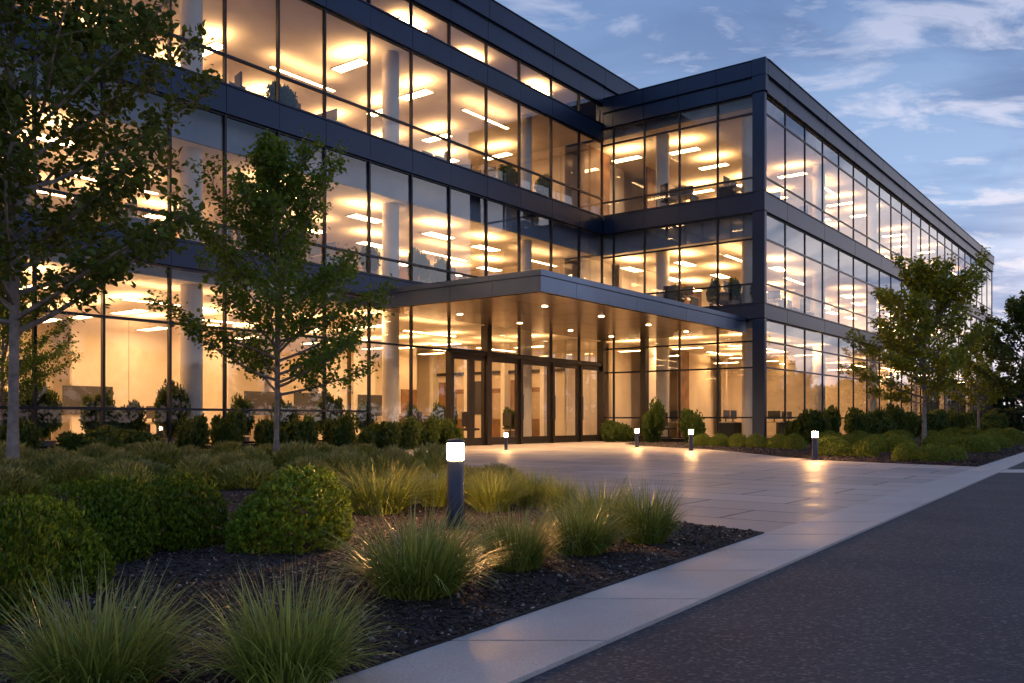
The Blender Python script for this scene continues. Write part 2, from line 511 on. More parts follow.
def chips(n, poly, x0, x1, y0, y1, s0, s1, mat, name, label, flat=.5, near=True, cat='mulch'):
    V = []; F = []
    base = np.array([[-1, -.5, 0], [1, -.6, 0], [.8, .6, 0], [-.9, .5, 0], [-.5, -.2, 1], [.5, 0, .9]])
    faces = [(0, 1, 5), (0, 5, 4), (1, 2, 5), (2, 3, 4), (2, 4, 5), (3, 0, 4), (0, 3, 2), (0, 2, 1)]
    k = 0
    while k < n:
        y = y0 + (y1 - y0) * random.random() ** (2.2 if near else 1.4); x = random.uniform(max(x0, -.62 * y - .6), min(x1, .62 * y + .6))
        if not inpoly(x, y, poly): continue
        s = random.uniform(s0, s1)
        a = random.uniform(0, 6.28); el = random.uniform(.4, 1.0)
        P = base * (s, s * el, s * flat * random.uniform(.5, 1.3))
        P = P + RNG.normal(0, s * .12, P.shape)
        ca, sa = math.cos(a), math.sin(a); t = random.uniform(-.5, .5)
        X = P[:, 0] * ca - P[:, 1] * sa + x; Y = P[:, 0] * sa + P[:, 1] * ca + y; Z = P[:, 2] + P[:, 0] * t + .021
        n0 = len(V); V += list(zip(X, Y, Z)); F += [(a_ + n0, b_ + n0, c_ + n0) for a_, b_, c_ in faces]; k += 1
    me = arrmesh(name, np.array(V), np.array(F), mat)
    o = bpy.data.objects.new(name, me); C.objects.link(o)
    tag(o, label, cat, kind='stuff')
    return o
chips(30000, LB, -6, 1.9, 2.5, 10, .007, .020, M['mulchchip'], 'bark_mulch', 'dark bark mulch covering the left planting bed')
chips(4200, LB, -6, 1.9, 2.6, 11, .004, .013, M['pebble'], 'pebbles', 'pale pebbles scattered over the dark mulch of the left bed', flat=.7, cat='pebbles')
chips(6000, RB, 3.9, 16, 15.5, 34, .02, .05, M['mulchchip'], 'bark_mulch', 'dark bark mulch covering the right planting bed')

# ------------------------------------------------------------------ the building
OFF = Vector((3.65, 35.7, 0))
ROT = -R(37.17)
def bl(b, a, z=0):   # building frame -> world
    return OFF + Vector((b * math.cos(ROT) - a * math.sin(ROT), b * math.sin(ROT) + a * math.cos(ROT), z))
bld = empty('office_building', OFF, ROT)
tag(bld, 'three storey glass office building with blue grey metal bands and warm lit interior', 'building')

WB = 6.74; WL = 48.3; AL = 36.0
fA = lambda u, w_, z: (w_, -u, z)            # u = distance from inner corner towards the camera
fB = lambda u, w_, z: (u, -w_, z)
fC = lambda u, w_, z: (WB + w_, u, z)
sA = [0.0, 1.72, 3.64, 5.63, 7.49, 9.38, 11.13, 12.88, 14.54, 16.1, 17.7, 19.18, 20.76, 22.2]
while sA[-1] < AL - .1: sA.append(min(AL, sA[-1] + 1.5) if AL - sA[-1] > 2 else AL)
sB = [0.0, .55, 1.95, 3.45, 5.0, 6.38]
sC = [.06 + 2.193 * i for i in range(23)]
LV = {1: (0.0, 4.5), 2: (5.05, 8.35), 3: (9.07, 12.6)}

def window(fn, u0, u1, z0, z1, trans, parent, fw=.028, dp=.05):
    g = MB()
    g.v = [fn(u0, -.02, z0), fn(u1, -.02, z0), fn(u1, -.02, z1), fn(u0, -.02, z1)]
    g.f = [(0, 1, 2, 3)]; g.mi = [0]
    wd = g.build('window', M['glass'], parent)
    f = MB()
    f.box(u0 + .001, u0 + fw, -.05, dp, z0, z1, fn=fn)
    f.box(u1 - fw, u1 - .001, -.05, dp, z0, z1, fn=fn)
    f.box(u0 + fw, u1 - fw, -.05, dp * .6, z0 + .002, z0 + .05, fn=fn)
    f.box(u0 + fw, u1 - fw, -.05, dp * .6, z1 - .05, z1 - .002, fn=fn)
    for tz in trans:
        f.box(u0 + fw, u1 - fw, -.045, dp * .8, tz - .03, tz + .03, fn=fn)
    f.build('frame', M['frame'], wd)
    return wd

rest_g = MB(); rest_f = MB()
def rest_window(fn, u0, u1, z0, z1, trans, fw=.028, dp=.05):
    n = len(rest_g.v)
    rest_g.v += [fn(u0, -.02, z0), fn(u1, -.02, z0), fn(u1, -.02, z1), fn(u0, -.02, z1)]
    rest_g.f.append((n, n+1, n+2, n+3)); rest_g.mi.append(0)
    f = rest_f
    f.box(u0 + .001, u0 + fw, -.05, dp, z0, z1, fn=fn); f.box(u1 - fw, u1 - .001, -.05, dp, z0, z1, fn=fn)
    f.box(u0 + fw, u1 - fw, -.05, dp * .6, z0 + .002, z0 + .05, fn=fn); f.box(u0 + fw, u1 - fw, -.05, dp * .6, z1 - .05, z1 - .002, fn=fn)
    for tz in trans: f.box(u0 + fw, u1 - fw, -.045, dp * .8, tz - .03, tz + .03, fn=fn)

TA = {1: (3.1, 1.1), 2: (5.6,), 3: (9.8,)}
TB = {1: (3.7, 2.75, .94), 2: (7.4, 5.78), 3: (11.94, 9.62)}
nwin = 0
DOORBAYS = range(0, 5)
for i in range(len(sA) - 1):
    u0, u1 = sA[i], sA[i+1]
    for lv in (1, 2, 3):
        z0, z1 = LV[lv]
        if lv == 1: z1 = 4.42
        if lv == 3: z1 = 12.1
        tr = TA[lv]
        if lv == 1 and i in DOORBAYS:
            z0 = 3.12; tr = ()
        elif lv == 1:
            z0 = .26
            if i < 7: tr = (3.1,)
        if u0 < 23.5: window(fA, u0, u1, z0, z1, tr, bld); nwin += 1
        else: rest_window(fA, u0, u1, z0, z1, tr)
    if 5 < u0 < 17.5 or u0 <= 5:
        window(fA, u0, u1, 12.82, 13.6, (), bld); nwin += 1
    else: rest_window(fA, u0, u1, 12.82, 13.6, ())
for i in range(len(sB) - 1):
    for lv in (1, 2, 3):
        z0, z1 = LV[lv]
        if lv == 1: z0 = .16
        window(fB, sB[i], sB[i+1], z0, z1, TB[lv], bld); nwin += 1
for i in range(len(sC) - 1):
    for lv in (1, 2, 3):
        z0, z1 = LV[lv]
        if lv == 1: z0 = .16
        if nwin < 99 and i < 10: window(fC, sC[i], sC[i+1], z0, z1, TB[lv], bld, fw=.028, dp=.012); nwin += 1
        else: rest_window(fC, sC[i], sC[i+1], z0, z1, TB[lv], fw=.028, dp=.012)
rw = rest_g.build('window', M['glass'], bld); rw['kind'] = 'stuff'
rf_ = rest_f.build('frame', M['frame'], rw); rf_['kind'] = 'stuff'
print('windows', nwin)

# spandrel bands and parapets, one panel per bay with open joints
def band(fn, st, z0, z1, w0, w1, name, mat='metal', rows=1, u_end=None):
    mb = MB()
    hh = (z1 - z0) / rows
    for r in range(rows):
        for i in range(len(st) - 1):
            mb.box(st[i] + .007, st[i+1] - .007, w0, w1 + .004 * ((i + r) % 2), z0 + r * hh + .006, z0 + (r+1) * hh - .006, fn=fn)
    # continuous trims top and bottom
    mb.box(st[0], st[-1], w0, w1 + .035, z0 - .03, z0 - .002, fn=fn)
    mb.box(st[0], st[-1], w0, w1 + .035, z1 + .002, z1 + .03, fn=fn)
    mb.box(st[0], st[-1], w0 - .14, w0 - .003, z0 - .02, z1 + .02, fn=fn)
    return mb.build(name, M[mat], bld)
sBf = [0.12, .55, 1.95, 3.45, 5.0, 6.38]
band(fA, sA, 4.46, 5.02, 0, .07, 'spandrel_band')
band(fA, sA, 8.38, 9.04, 0, .07, 'spandrel_band')
band(fA, sA, 12.14, 12.78, 0, .07, 'spandrel_band')
band(fA, sA, 13.64, 14.30, 0, .09, 'parapet')
band(fA, sA, 14.36, 15.02, 0, .16, 'parapet')
for z0, z1 in ((4.53, 5.02), (8.38, 9.04)):
    band(fB, sBf, z0, z1, 0, .07, 'spandrel_band')
    band(fC, sC, z0, z1, 0, .07, 'spandrel_band')
for f_, st in ((fB, sBf), (fC, sC)):
    band(f_, st, 12.64, 13.18, 0, .09, 'parapet')
    band(f_, st, 13.24, 13.77, 0, .16, 'parapet')
# corner cladding of the wing
mb = MB()
for z0, z1 in ((0.0, 4.5), (4.52, 5.04), (5.06, 8.36), (8.38, 9.06), (9.08, 12.62), (12.64, 13.2), (13.22, 13.82)):
    e = .11 if z1 < 12.63 else .175
    mb.box(6.385, WB + e - .02, -e, .10, z0, z1)
mb.build('corner_cladding', M['metal'], bld, bevel=.006)
# thick ground floor posts
for px_, fn, u0, u1 in ((0, fA, 7.38, 7.62), (0, fA, -.02, .2), (0, fB, 1.83, 2.07)):
    mb = MB(); mb.box(u0, u1, -.12, .17, 0, 4.03 if fn is fA else 4.5, fn=fn); mb.build('post', M['bronze'], bld, bevel=.006)
mb = MB(); mb.box(8.9, AL, -.1, .14, -.02, .25, fn=fA); mb.build('plinth', M['frame'], bld)
mb = MB(); mb.box(.12, WB - .36, -.1, .10, -.02, .15, fn=fB); mb.box(.1, WL, -.1, .10, -.02, .15, fn=fC); mb.build('plinth', M['frame'], bld)

mb = MB()
for i in range(7):
    mb.box(0, .088, .01 + 2 * i, 2 * i + 1.993, 13.84, 14.29); mb.box(0, .158, .01 + 2 * i, 2 * i + 1.993, 14.37, 15.01)
mb.box(0, .19, .002, 14, 14.31, 14.35); mb.box(0, .19, .002, 14, 15.02, 15.05)
mb.build('parapet', M['metal'], bld)
# shell: back and end walls, roofs, floor slabs, ceilings, bulkheads
D = -14.0
mb = MB()
mb.box(D - .3, D, -AL, WL, 0, 13.0); mb.box(D, 0, -AL - .3, -AL - .01, 0, 15.0); mb.box(D, WB, WL + .01, WL + .3, 0, 13.75)
mb.box(D - .3, D, -AL, 14, 13.001, 15.0); mb.box(D, -.1, 14, 14.3, 13.1, 15.0); mb.box(-.3, -.15, .02, 14, 13.0, 15.0)
mb.build('wall', M['metal'], bld)
mb = MB(); mb.box(D, -.16, -AL, 13.99, 14.55, 14.75); mb.box(-.1, WB - .15, .16, WL, 13.02, 13.2); mb.box(D, -.1, 14.31, WL, 13.02, 13.2)
mb.build('roof', M['roofing'], bld)
for z0, z1, mt in ((-.02, .03, 'stonefloor'), (4.62, 4.98, 'carpet'), (8.47, 9.0, 'carpet')):
    mb = MB(); mb.box(D, -.16, -AL, .15, z0, z1); mb.box(D, WB - .16, .152, WL, z0, z1); mb.build('floor_slab', M[mt], bld)
for zc, zt in ((4.22, 4.45), (7.62, 8.36), (12.36, 12.6)):
    mb = MB()
    mb.box(D, -.55, -AL, .15, zc, zc + .05); mb.box(D, WB - .55, .54, WL, zc, zc + .05)
    mb.build('ceiling', M['ceiling'], bld)
    mb = MB()     # bulkhead that runs behind the glass head
    mb.box(-.55, -.45, -AL, .5, zc, zt + .1)
    mb.box(-.45, WB - .55, .44, .54, zc, zt + .1)
    mb.box(WB - .55, WB - .45, .5, WL, zc, zt + .1)
    mb.build('bulkhead', M['bulk'], bld)
mb = MB(); mb.box(D, -.16, -AL, .1, 14.1, 14.15); mb.build('ceiling', M['ceiling'], bld)
mb = MB(); mb.box(D, -.16, -AL, .1, 12.62, 12.66); mb.build('floor_slab', M['carpet'], bld)
mb = MB(); mb.box(-5.4, -5.3, -AL, .1, 12.67, 14.09); mb.build('interior_wall', M['wall_in'], bld)

# interior core walls, partitions and columns
for lv, (z0, z1) in {1: (.03, 4.22), 2: (4.98, 7.62), 3: (9.0, 12.36)}.items():
    mb = MB()
    bb = {1: -9.6, 2: -8.0, 3: -9.0}[lv]
    a = -AL
    rr = random.Random(lv)
    while a < 0:                       # broken wall line: panels, recesses
        wd_ = rr.uniform(.8, 2.4); dd = rr.choice((0, .12, -.7, .5, -.3))
        mb.box(bb + dd - .15, bb + dd, a, min(a + wd_ - .02, .1), z0, z1, m=rr.choice((0, 0, 2, 0, 2)) if lv == 1 else rr.choice((0, 0, 2, 1)))
        a += wd_
    mb.box(bb - 1.0, bb - .9, -AL, .1, z0, z1)
    a = .2
    while a < WL:
        wd_ = rr.uniform(.9, 2.8); dd = rr.choice((0, .1, -.6, .6))
        mb.box(-1.2 + dd - .15, -1.2 + dd, a, min(a + wd_ - .02, WL), z0, z1, m=rr.choice((0, 0, 2, 0, 2, 1)))
        a += wd_
    mb.box(-2.4, -2.3, .2, WL, z0, z1)
    mb.build('interior_wall', [M['wall_in'], M['wall_dark'], M['wall_pale']], bld)
    a = -AL + 1
    while a < -1:
        k_ = rr.random(); wd_ = rr.uniform(.9, 1.6)
        mb = MB()
        if k_ < .4:
            mb.box(bb + .52, bb + .56, a, a + 1.0, z0, min(z1, z0 + 2.2)); mb.build('interior_door', M['wall_dark'], bld)
        elif k_ < .75:
            mb.box(bb + .52, bb + .58, a, a + wd_ + .4, z0 + 1.0, z0 + 1.9); mb.build('wall_display', M['screen'], bld)
        else:
            mb.box(bb + .52, bb + 1.0, a, a + wd_, z0, z0 + 1.9)
            mb.build('storage_cabinet', M['desk'], bld)
        a += wd_ + rr.uniform(1.0, 2.4)
    for a in ((-26.5, -14.2, .2) if lv != 1 else (-28, -13.6, .2)):
        mb = MB(); mb.box(bb + .1 if a < 0 else bb - 1.0, bb + 4.0 if a < 0 else -1.9, a - .08, a + .08, z0, z1); mb.build('partition', M['wall_in'], bld)
    for a in (15.0, 27, 39):
        mb = MB(); mb.box(-1.1, 3.6, a - .08, a + .08, z0, z1); mb.build('partition', M['wall_in'], bld)
    cols = [(-1.1, -a_) for a_ in (3.8, 10.9, 17.9, 24.5, 31)] + [(WB - 1.1, a_) for a_ in (1.4, 9.5, 18, 27, 36, 45)] + [(2.0, 1.4)]
    for b_, a_ in cols:
        mb = MB(); mb.cyl((b_, a_), .27, .27, z0, z1, 20); mb.build('column', M['column'], bld, smooth=True)

# lobby end wall seen through the doors: pilasters, panelled recesses, doorways, a picture rail of lit panels
for k in range(7):
    b_ = -9.2 + k * 1.05
    mb = MB(); mb.box(b_, b_ + .22, -.28, .115, .04, 4.2); mb.build('pilaster', M['wall_pale'], bld, bevel=.008)
    if k in (1, 3, 5):
        mb = MB(); mb.box(b_ + .26, b_ + 1.0, .03, .117, .04, 2.25); fr_ = mb.build('interior_door', M['wall_dark'], bld)
        mb = MB(); mb.box(b_ + .38, b_ + .88, .01, .028, .9, 2.05); mb.build('door_glass', M['desk'], fr_)
    elif k < 6:
        mb = MB(); mb.box(b_ + .3, b_ + .96, .05, .117, 1.1, 2.6); mb.build('wall_display', M['screen'] if k % 4 else M['wall_dark'], bld)
    mb = MB(); mb.box(b_ + .23, b_ + 1.04, -.02, .118, 2.9, 3.02); mb.build('wall_rail', M['bronze'], bld)
# ceiling lights
lights = []
for lv, zc in ((1, 4.22), (2, 7.62), (3, 12.36)):
    for b_ in ((-1.9, -4.3, -6.7) if lv > 1 else (-1.9, -3.9, -5.9, -7.9)):
        for k in range(11):
            lights.append((b_, -1.9 - 3.25 * k, zc, lv))
    for b_ in (5.0, 2.4, .1):
        for k in range(14):
            lights.append((b_, 2.2 + 3.35 * k, zc, lv))
for k in range(9): lights.append((-1.8, -2 - 3.9 * k, 14.1, 4))
def seen(l):
    p = bl(l[0], l[1]); return p.length if l[1] < 24 and l[1] > -24 else 999
rl_ = random.Random(4); lights = [l for l in lights if rl_.random() > .14]
lights = [(l[0] + rl_.uniform(-.35, .35), l[1] + rl_.uniform(-.35, .35), l[2], l[3]) for l in lights]
lights.sort(key=seen)
rl = MB()
shapes = {}
for sh, (hx, hy) in {'a': (.20, .62), 'b': (.62, .20), 'c': (.055, 1.3)}.items():
    m1 = MB(); m1.box(-hx, hx, -hy, hy, -.022, -.004)
    m2 = MB(); m2.box(-hx - .03, hx + .03, -hy - .03, -hy - .002, -.03, .004); m2.box(-hx - .03, hx + .03, hy + .002, hy + .03, -.03, .004)
    shapes[sh] = (m1.mesh('diffuser', M['panel'] if sh != 'c' else M['strip']), m2.mesh('housing', M['ceiling']), hx, hy)
for i, (b_, a_, zc, lv) in enumerate(lights):
    sh = {1: 'b', 2: 'a', 3: 'b', 4: 'a'}[lv]
    if (i * 7) % 5 == 0 and lv != 4: sh = 'c'
    me, mh, hx, hy = shapes[sh]
    if i < 96:
        f = child('ceiling_light', me, bld, (b_, a_, zc - (.42 if lv < 4 else .2))); child('housing', mh, f)
    else:
        rl.box(b_ - hx, b_ + hx, a_ - hy, a_ + hy, zc - .44, zc - .42)
o = rl.build('ceiling_light', M['panel'], bld); o['kind'] = 'stuff'

# doors
def door(u0, u1, two=False):
    g = MB(); x0, x1 = u0 + .05, u1 - .05
    f = MB()
    f.box(x0, x0 + .13, -.06, .06, .02, 3.0, fn=fA); f.box(x1 - .13, x1, -.06, .06, .02, 3.0, fn=fA)
    f.box(x0 + .13, x1 - .13, -.055, .055, 2.83, 3.0, fn=fA); f.box(x0 + .13, x1 - .13, -.055, .055, .02, .26, fn=fA)
    if two:
        xm = x0 + (x1 - x0) * .42
        f.box(xm - .13, xm + .13, -.058, .058, .26, 2.83, fn=fA)
    fr = f.build('entrance_door', M['bronze'], bld)
    g.v = [fA(x0 + .1, -.01, .2), fA(x1 - .1, -.01, .2), fA(x1 - .1, -.01, 2.9), fA(x0 + .1, -.01, 2.9)]; g.f = [(0, 1, 2, 3)]; g.mi = [0]
    g.build('door_glass', M['glass'], fr)
    h = MB()
    hu = (x1 - .065)
    h.tube([fA(hu, .075, .85), fA(hu, .12, .87), fA(hu, .12, 1.75), fA(hu, .075, 1.77)], [.014] * 4, 8)
    h.build('handle', M['metal_light'], fr, smooth=True)
    return fr
for i in DOORBAYS: door(sA[i], sA[i+1], two=(i == 4))
mb = MB(); mb.box(.2, 9.4, -.12, .12, 3.0, 3.12, fn=fA)
for s_ in sA[1:6]: mb.box(s_ - .05, s_ + .05, -.1, .13, 0.0, 2.998, fn=fA)
mb.build('door_surround', M['bronze'], bld)

# canopy
CW = 6.09; CL = 12.9
mb = MB()
mb.box(.02 + .16, CW - .06, -CL + .06, -.02, 4.05, 4.55)
can = mb.build('canopy', M['metal'], bld)
mb = MB()
for i in range(8):      # long front edge panels
    mb.box(CW - .06, CW + .012 * (i % 2) * .2, -CL + i * CL / 8 + .004, -CL + (i+1) * CL / 8 - .004, 4.035, 4.42)
mb.box(CW - .06, CW + .04, -CL - .04, -.13, 4.43, 4.57)
for i in range(4):
    mb.box(.2 + i * (CW - .26) / 4 + .004, .2 + (i+1) * (CW - .26) / 4 - .004, -CL, -CL + .06, 4.035, 4.42)
mb.box(.2, CW - .06, -CL - .04, -CL + .06, 4.43, 4.57)
mb.build('fascia', M['metal_light'], can)
mb = MB()
for i in range(4):
    for j in range(6):
        x0 = .2 + i * (CW - .3) / 4; y0 = -CL + .1 + j * (CL - .15) / 6
        mb.box(x0 + .006, x0 + (CW - .3) / 4 - .006, y0 + .006, y0 + (CL - .15) / 6 - .006, 4.022 + .002 * ((i + j) % 2), 4.048)
mb.build('soffit', M['soffit'], can)
dl = MB(); dl.cyl((0, 0), .086, .086, -.014, .0, 20); dlm = dl.mesh('downlight', M['down'])
tr_ = MB(); tr_.lathe((0, 0, 0), [(.125, 0), (.12, -.012), (.09, -.012), (.088, -.003)], 20); tr_.f = tr_.f[:-2]; tr_.mi = tr_.mi[:-2]; trm = tr_.mesh('trim', M['metal_light'])
spm = bpy.data.lights.new('downlight_lamp', 'SPOT')
spm.energy = 520; spm.color = (1.0, .60, .30); spm.spot_size = R(125); spm.spot_blend = .8; spm.shadow_soft_size = .08
for b_ in (1.5, 4.6):
    for a_ in (-10.6, -7.6, -4.6, -1.8):
        f = child('downlight', dlm, can, (b_, a_, 4.018)); child('trim', trm, f, (0, 0, .001))
        lo = bpy.data.objects.new('downlight_lamp', spm); C.objects.link(lo); lo.parent = f; lo.location = (0, 0, -.05)

# ------------------------------------------------------------------ foliage builders
def leafarr(P, Dv, Nv, ln, wd):
    """folded leaf blades: P base, Dv direction, Nv normal; returns V, F"""
    n = len(P)
    Dv = Dv / np.linalg.norm(Dv, axis=1)[:, None]
    Sv = np.cross(Dv, Nv); Sv = Sv / (np.linalg.norm(Sv, axis=1)[:, None] + 1e-9)
    Nn = np.cross(Sv, Dv)
    ln = ln[:, None]; wd = wd[:, None]
    V = np.empty((n, 6, 3))
    V[:, 0] = P
    V[:, 1] = P + Dv * ln * .38 + Sv * wd * .5 + Nn * wd * .14
    V[:, 2] = P + Dv * ln * .72 + Sv * wd * .36 + Nn * wd * .10
    V[:, 3] = P + Dv * ln - Nn * ln * .08
    V[:, 4] = P + Dv * ln * .72 - Sv * wd * .36 + Nn * wd * .10
    V[:, 5] = P + Dv * ln * .38 - Sv * wd * .5 + Nn * wd * .14
    b = np.arange(n)[:, None] * 6
    F = np.concatenate([b + np.array([[0, 1, 2, 3]]), b + np.array([[0, 3, 4, 5]])], axis=0)
    return V.reshape(-1, 3), F

def unit(n, rng):
    v = rng.normal(size=(n, 3)); return v / np.linalg.norm(v, axis=1)[:, None]

def make_tree(seed, H, hb, Rc, trunk_r, leaf=.095, nl=34, ntw=9, per=38, leafm='leaf', barkm='bark', lean=(0, 0), pk=.72, droop=.0, asym=(0, 0)):
    rng = np.random.default_rng(seed); rr = random.Random(seed)
    tb = MB(); lb = MB()
    npt = 12; top = H * .96
    path = []
    ph = rr.uniform(0, 6)
    for i in range(npt):
        t = i / (npt - 1)
        path.append(Vector((lean[0] * t * H + .05 * math.sin(3.1 * t + ph) * t * 1.6, lean[1] * t * H + .05 * math.cos(4 * t + ph) * t * 1.6, top * t)))
    rad = [trunk_r * (1.35 if i == 0 else 1) * (1 - .25 * min(1, p.z / hb)) if p.z <= hb else trunk_r * .75 * max(0.0, 1 - (p.z - hb) / (top - hb)) ** .85 + .006 for i, p in enumerate(path)]
    tb.tube(path, rad, 10)
    def along(z):
        t = z / top * (npt - 1); i = min(npt - 2, int(t)); return path[i].lerp(path[i+1], t - i), rad[i] + (rad[i+1] - rad[i]) * (t - i)
    P = []; Dd = []
    for k in range(nl):
        fr = (k + rr.random() * .7) / nl
        zz = hb * .92 + (top - hb * .92) * (fr ** 1.05) * .93
        p0, r0 = along(zz)
        azm = k * 2.399 + rr.uniform(-.4, .4)
        t = (zz - hb) / (H - hb)
        # crown half width a little above where the limb starts
        tt = min(1, max(0, t + .18))
        prof = Rc * max(0.0, math.sin(math.pi * min(1, (tt * .93 + .07) ** pk))) ** .8 * rr.uniform(.72, 1.14)
        prof *= 1 + asym[0] * math.cos(azm) + asym[1] * math.sin(azm)
        prof = max(prof, .28)
        el = R(18 + 46 * t + rr.uniform(-8, 10))
        ln = prof / max(.35, math.cos(el)) * .93
        d = Vector((math.cos(azm) * math.cos(el), math.sin(azm) * math.cos(el), math.sin(el)))
        pts = []; q = p0.copy(); nseg = 6; dirr = d.copy()
        for s_ in range(nseg + 1):
            pts.append(q.copy())
            dirr = (dirr + Vector((rr.uniform(-.16, .16), rr.uniform(-.16, .16), rr.uniform(-.05, .14) - droop * s_ * .03))).normalized()
            q = q + dirr * (ln / nseg)
        rb = min(r0 * .62, .012 + ln * .011)
        lb.tube(pts, [rb * (1 - .85 * s_ / nseg) + .003 for s_ in range(nseg + 1)], 5)
        for m_ in range(ntw):
            ft = .22 + .78 * (m_ + rr.random()) / ntw
            i = min(nseg - 1, int(ft * nseg)); b0 = pts[i].lerp(pts[i+1], ft * nseg - i)
            ax = (pts[i+1] - pts[i]).normalized()
            side = ax.cross(Vector((0, 0, 1))).normalized() * (1 if m_ % 2 else -1)
            td = (ax * rr.uniform(.3, .9) + side * rr.uniform(.4, 1) + Vector((0, 0, rr.uniform(-.25, .6)))).normalized()
            tl = rr.uniform(.18, .42) * (ln * .42 + .15) * (1.15 - .5 * ft)
            tp = [b0, b0 + td * tl * .5 + Vector((0, 0, .02)), b0 + td * tl + Vector((0, 0, rr.uniform(-.02, .08)))]
            lb.tube(tp, [.006, .0045, .002], 3)
            npl = max(6, int(per * rr.uniform(.5, 1.3) * (tl / .35) ** .6))
            f = rng.random(npl) ** .7
            base = np.array(b0)[None] + (np.array(tp[2]) - np.array(b0))[None] * f[:, None] * 1.1
            j = rng.normal(0, 1, (npl, 3)) * (.045 + .035 * ln * .5)
            P.append(base + j)
            dd = np.array(td)[None] * .5 + unit(npl, rng) * .9 + np.array([[0, 0, -.25]])
            Dd.append(dd)
    P = np.concatenate(P); Dd = np.concatenate(Dd)
    Nn = unit(len(P), rng) * .7 + np.array([[0, 0, 1.0]])
    sz = leaf * rng.uniform(.6, 1.25, len(P))
    V, F = leafarr(P, Dd, Nn, sz, sz * .72)
    n = len(tb.v); 
    tb.v += lb.v; tb.f += [tuple(i + n for i in f) for f in lb.f]; tb.mi += lb.mi
    tm = tb.mesh('trunk', M[barkm], smooth=True)
    cm = arrmesh('crown', V, F, M[leafm])
    print('tree', seed, len(P), 'leaves')
    return tm, cm

def place_tree(ms, p, rz, label, s=1.0, group='young maples planted around the office'):
    r = empty('maple_tree', p, rz); r.scale = (s, s, s)
    child('trunk', ms[0], r); child('crown', ms[1], r)
    tag(r, label, 'tree', group)
    return r

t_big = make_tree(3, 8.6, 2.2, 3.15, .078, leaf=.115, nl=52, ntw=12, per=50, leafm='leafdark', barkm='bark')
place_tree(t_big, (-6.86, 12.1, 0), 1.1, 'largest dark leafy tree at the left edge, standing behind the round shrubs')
t_mid = make_tree(8, 6.0, 1.35, 2.1, .052, leaf=.082, pk=.68, nl=52, ntw=12, per=56)
place_tree(t_mid, at(276, 468), 0.4, 'slender young green tree in the left bed, right of the largest tree')
place_tree(t_mid, (-10.2, 17.6, 0), 2.6, 'small tree half hidden behind the largest tree at the left edge', .74)
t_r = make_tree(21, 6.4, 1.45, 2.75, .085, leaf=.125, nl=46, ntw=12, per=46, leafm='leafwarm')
p = at(924.5, 445); place_tree(t_r, p, 1.9, 'broad young tree with yellow lit leaves in the right bed by the plaza edge')
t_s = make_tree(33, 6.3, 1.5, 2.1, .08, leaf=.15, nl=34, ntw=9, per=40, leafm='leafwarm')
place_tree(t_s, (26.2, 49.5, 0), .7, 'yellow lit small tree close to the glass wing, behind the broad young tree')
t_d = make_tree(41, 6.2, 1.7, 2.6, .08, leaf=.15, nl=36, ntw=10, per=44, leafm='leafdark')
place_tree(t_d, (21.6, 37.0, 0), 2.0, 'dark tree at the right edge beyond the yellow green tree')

# --- shrubs built of leaf rosettes on lumpy ellipsoids
def shrub_mesh(seed, n, leaf, lump=.12, wf=.48, rag=.03, per=4, mat='shrub', flat=.85, inner_fill=.25, up=.35, name='shrub'):
    rng = np.random.default_rng(seed)
    u = unit(n, rng); u[:, 2] = np.abs(u[:, 2]) * 1.0 - .12 * rng.random(n)
    u /= np.linalg.norm(u, axis=1)[:, None]
    lf = np.zeros(n)
    K = unit(14, rng); K[:, 2] = np.abs(K[:, 2])
    for k in K:
        lf += np.maximum(0, (u @ k) - .72) * 2.2 * rng.uniform(.4, 1)
    r = (1 - lump) + lump * lf * 1.6 + rng.normal(0, rag, n)
    r *= np.where(rng.random(n) < inner_fill, rng.uniform(.6, .95, n), 1)
    P0 = u * r[:, None]
    k_ = 1 - .10 * (1 - np.clip(P0[:, 2], 0, 1)) ** 3
    P0[:, 0] *= k_; P0[:, 1] *= k_
    P = np.repeat(P0, per, axis=0); U = np.repeat(u, per, axis=0)
    T_ = unit(len(P), rng)
    Dv = U * .55 + T_ * .75 + np.array([[0, 0, up]])
    Nn = U + unit(len(P), rng) * .4
    sz = leaf * rng.uniform(.6, 1.3, len(P))
    V, F = leafarr(P, Dv, Nn, sz, sz * wf)
    V[:, 2] = np.maximum(V[:, 2], -.02)
    return arrmesh(name, V, F, M[mat])

# trees across the road, outside the frame: the ground floor glass mirrors them
for k in range(24):
    place_tree(t_d, (72 + 3 * math.sin(k * 2.1) + .12 * k * k * .3, -26 + k * 5.2, 0), k * 1.7, ORD[k] + ' dark tree along the row across the road, mirrored in the glass', 1.35 + .25 * math.sin(k * 1.3), 'trees across the road')
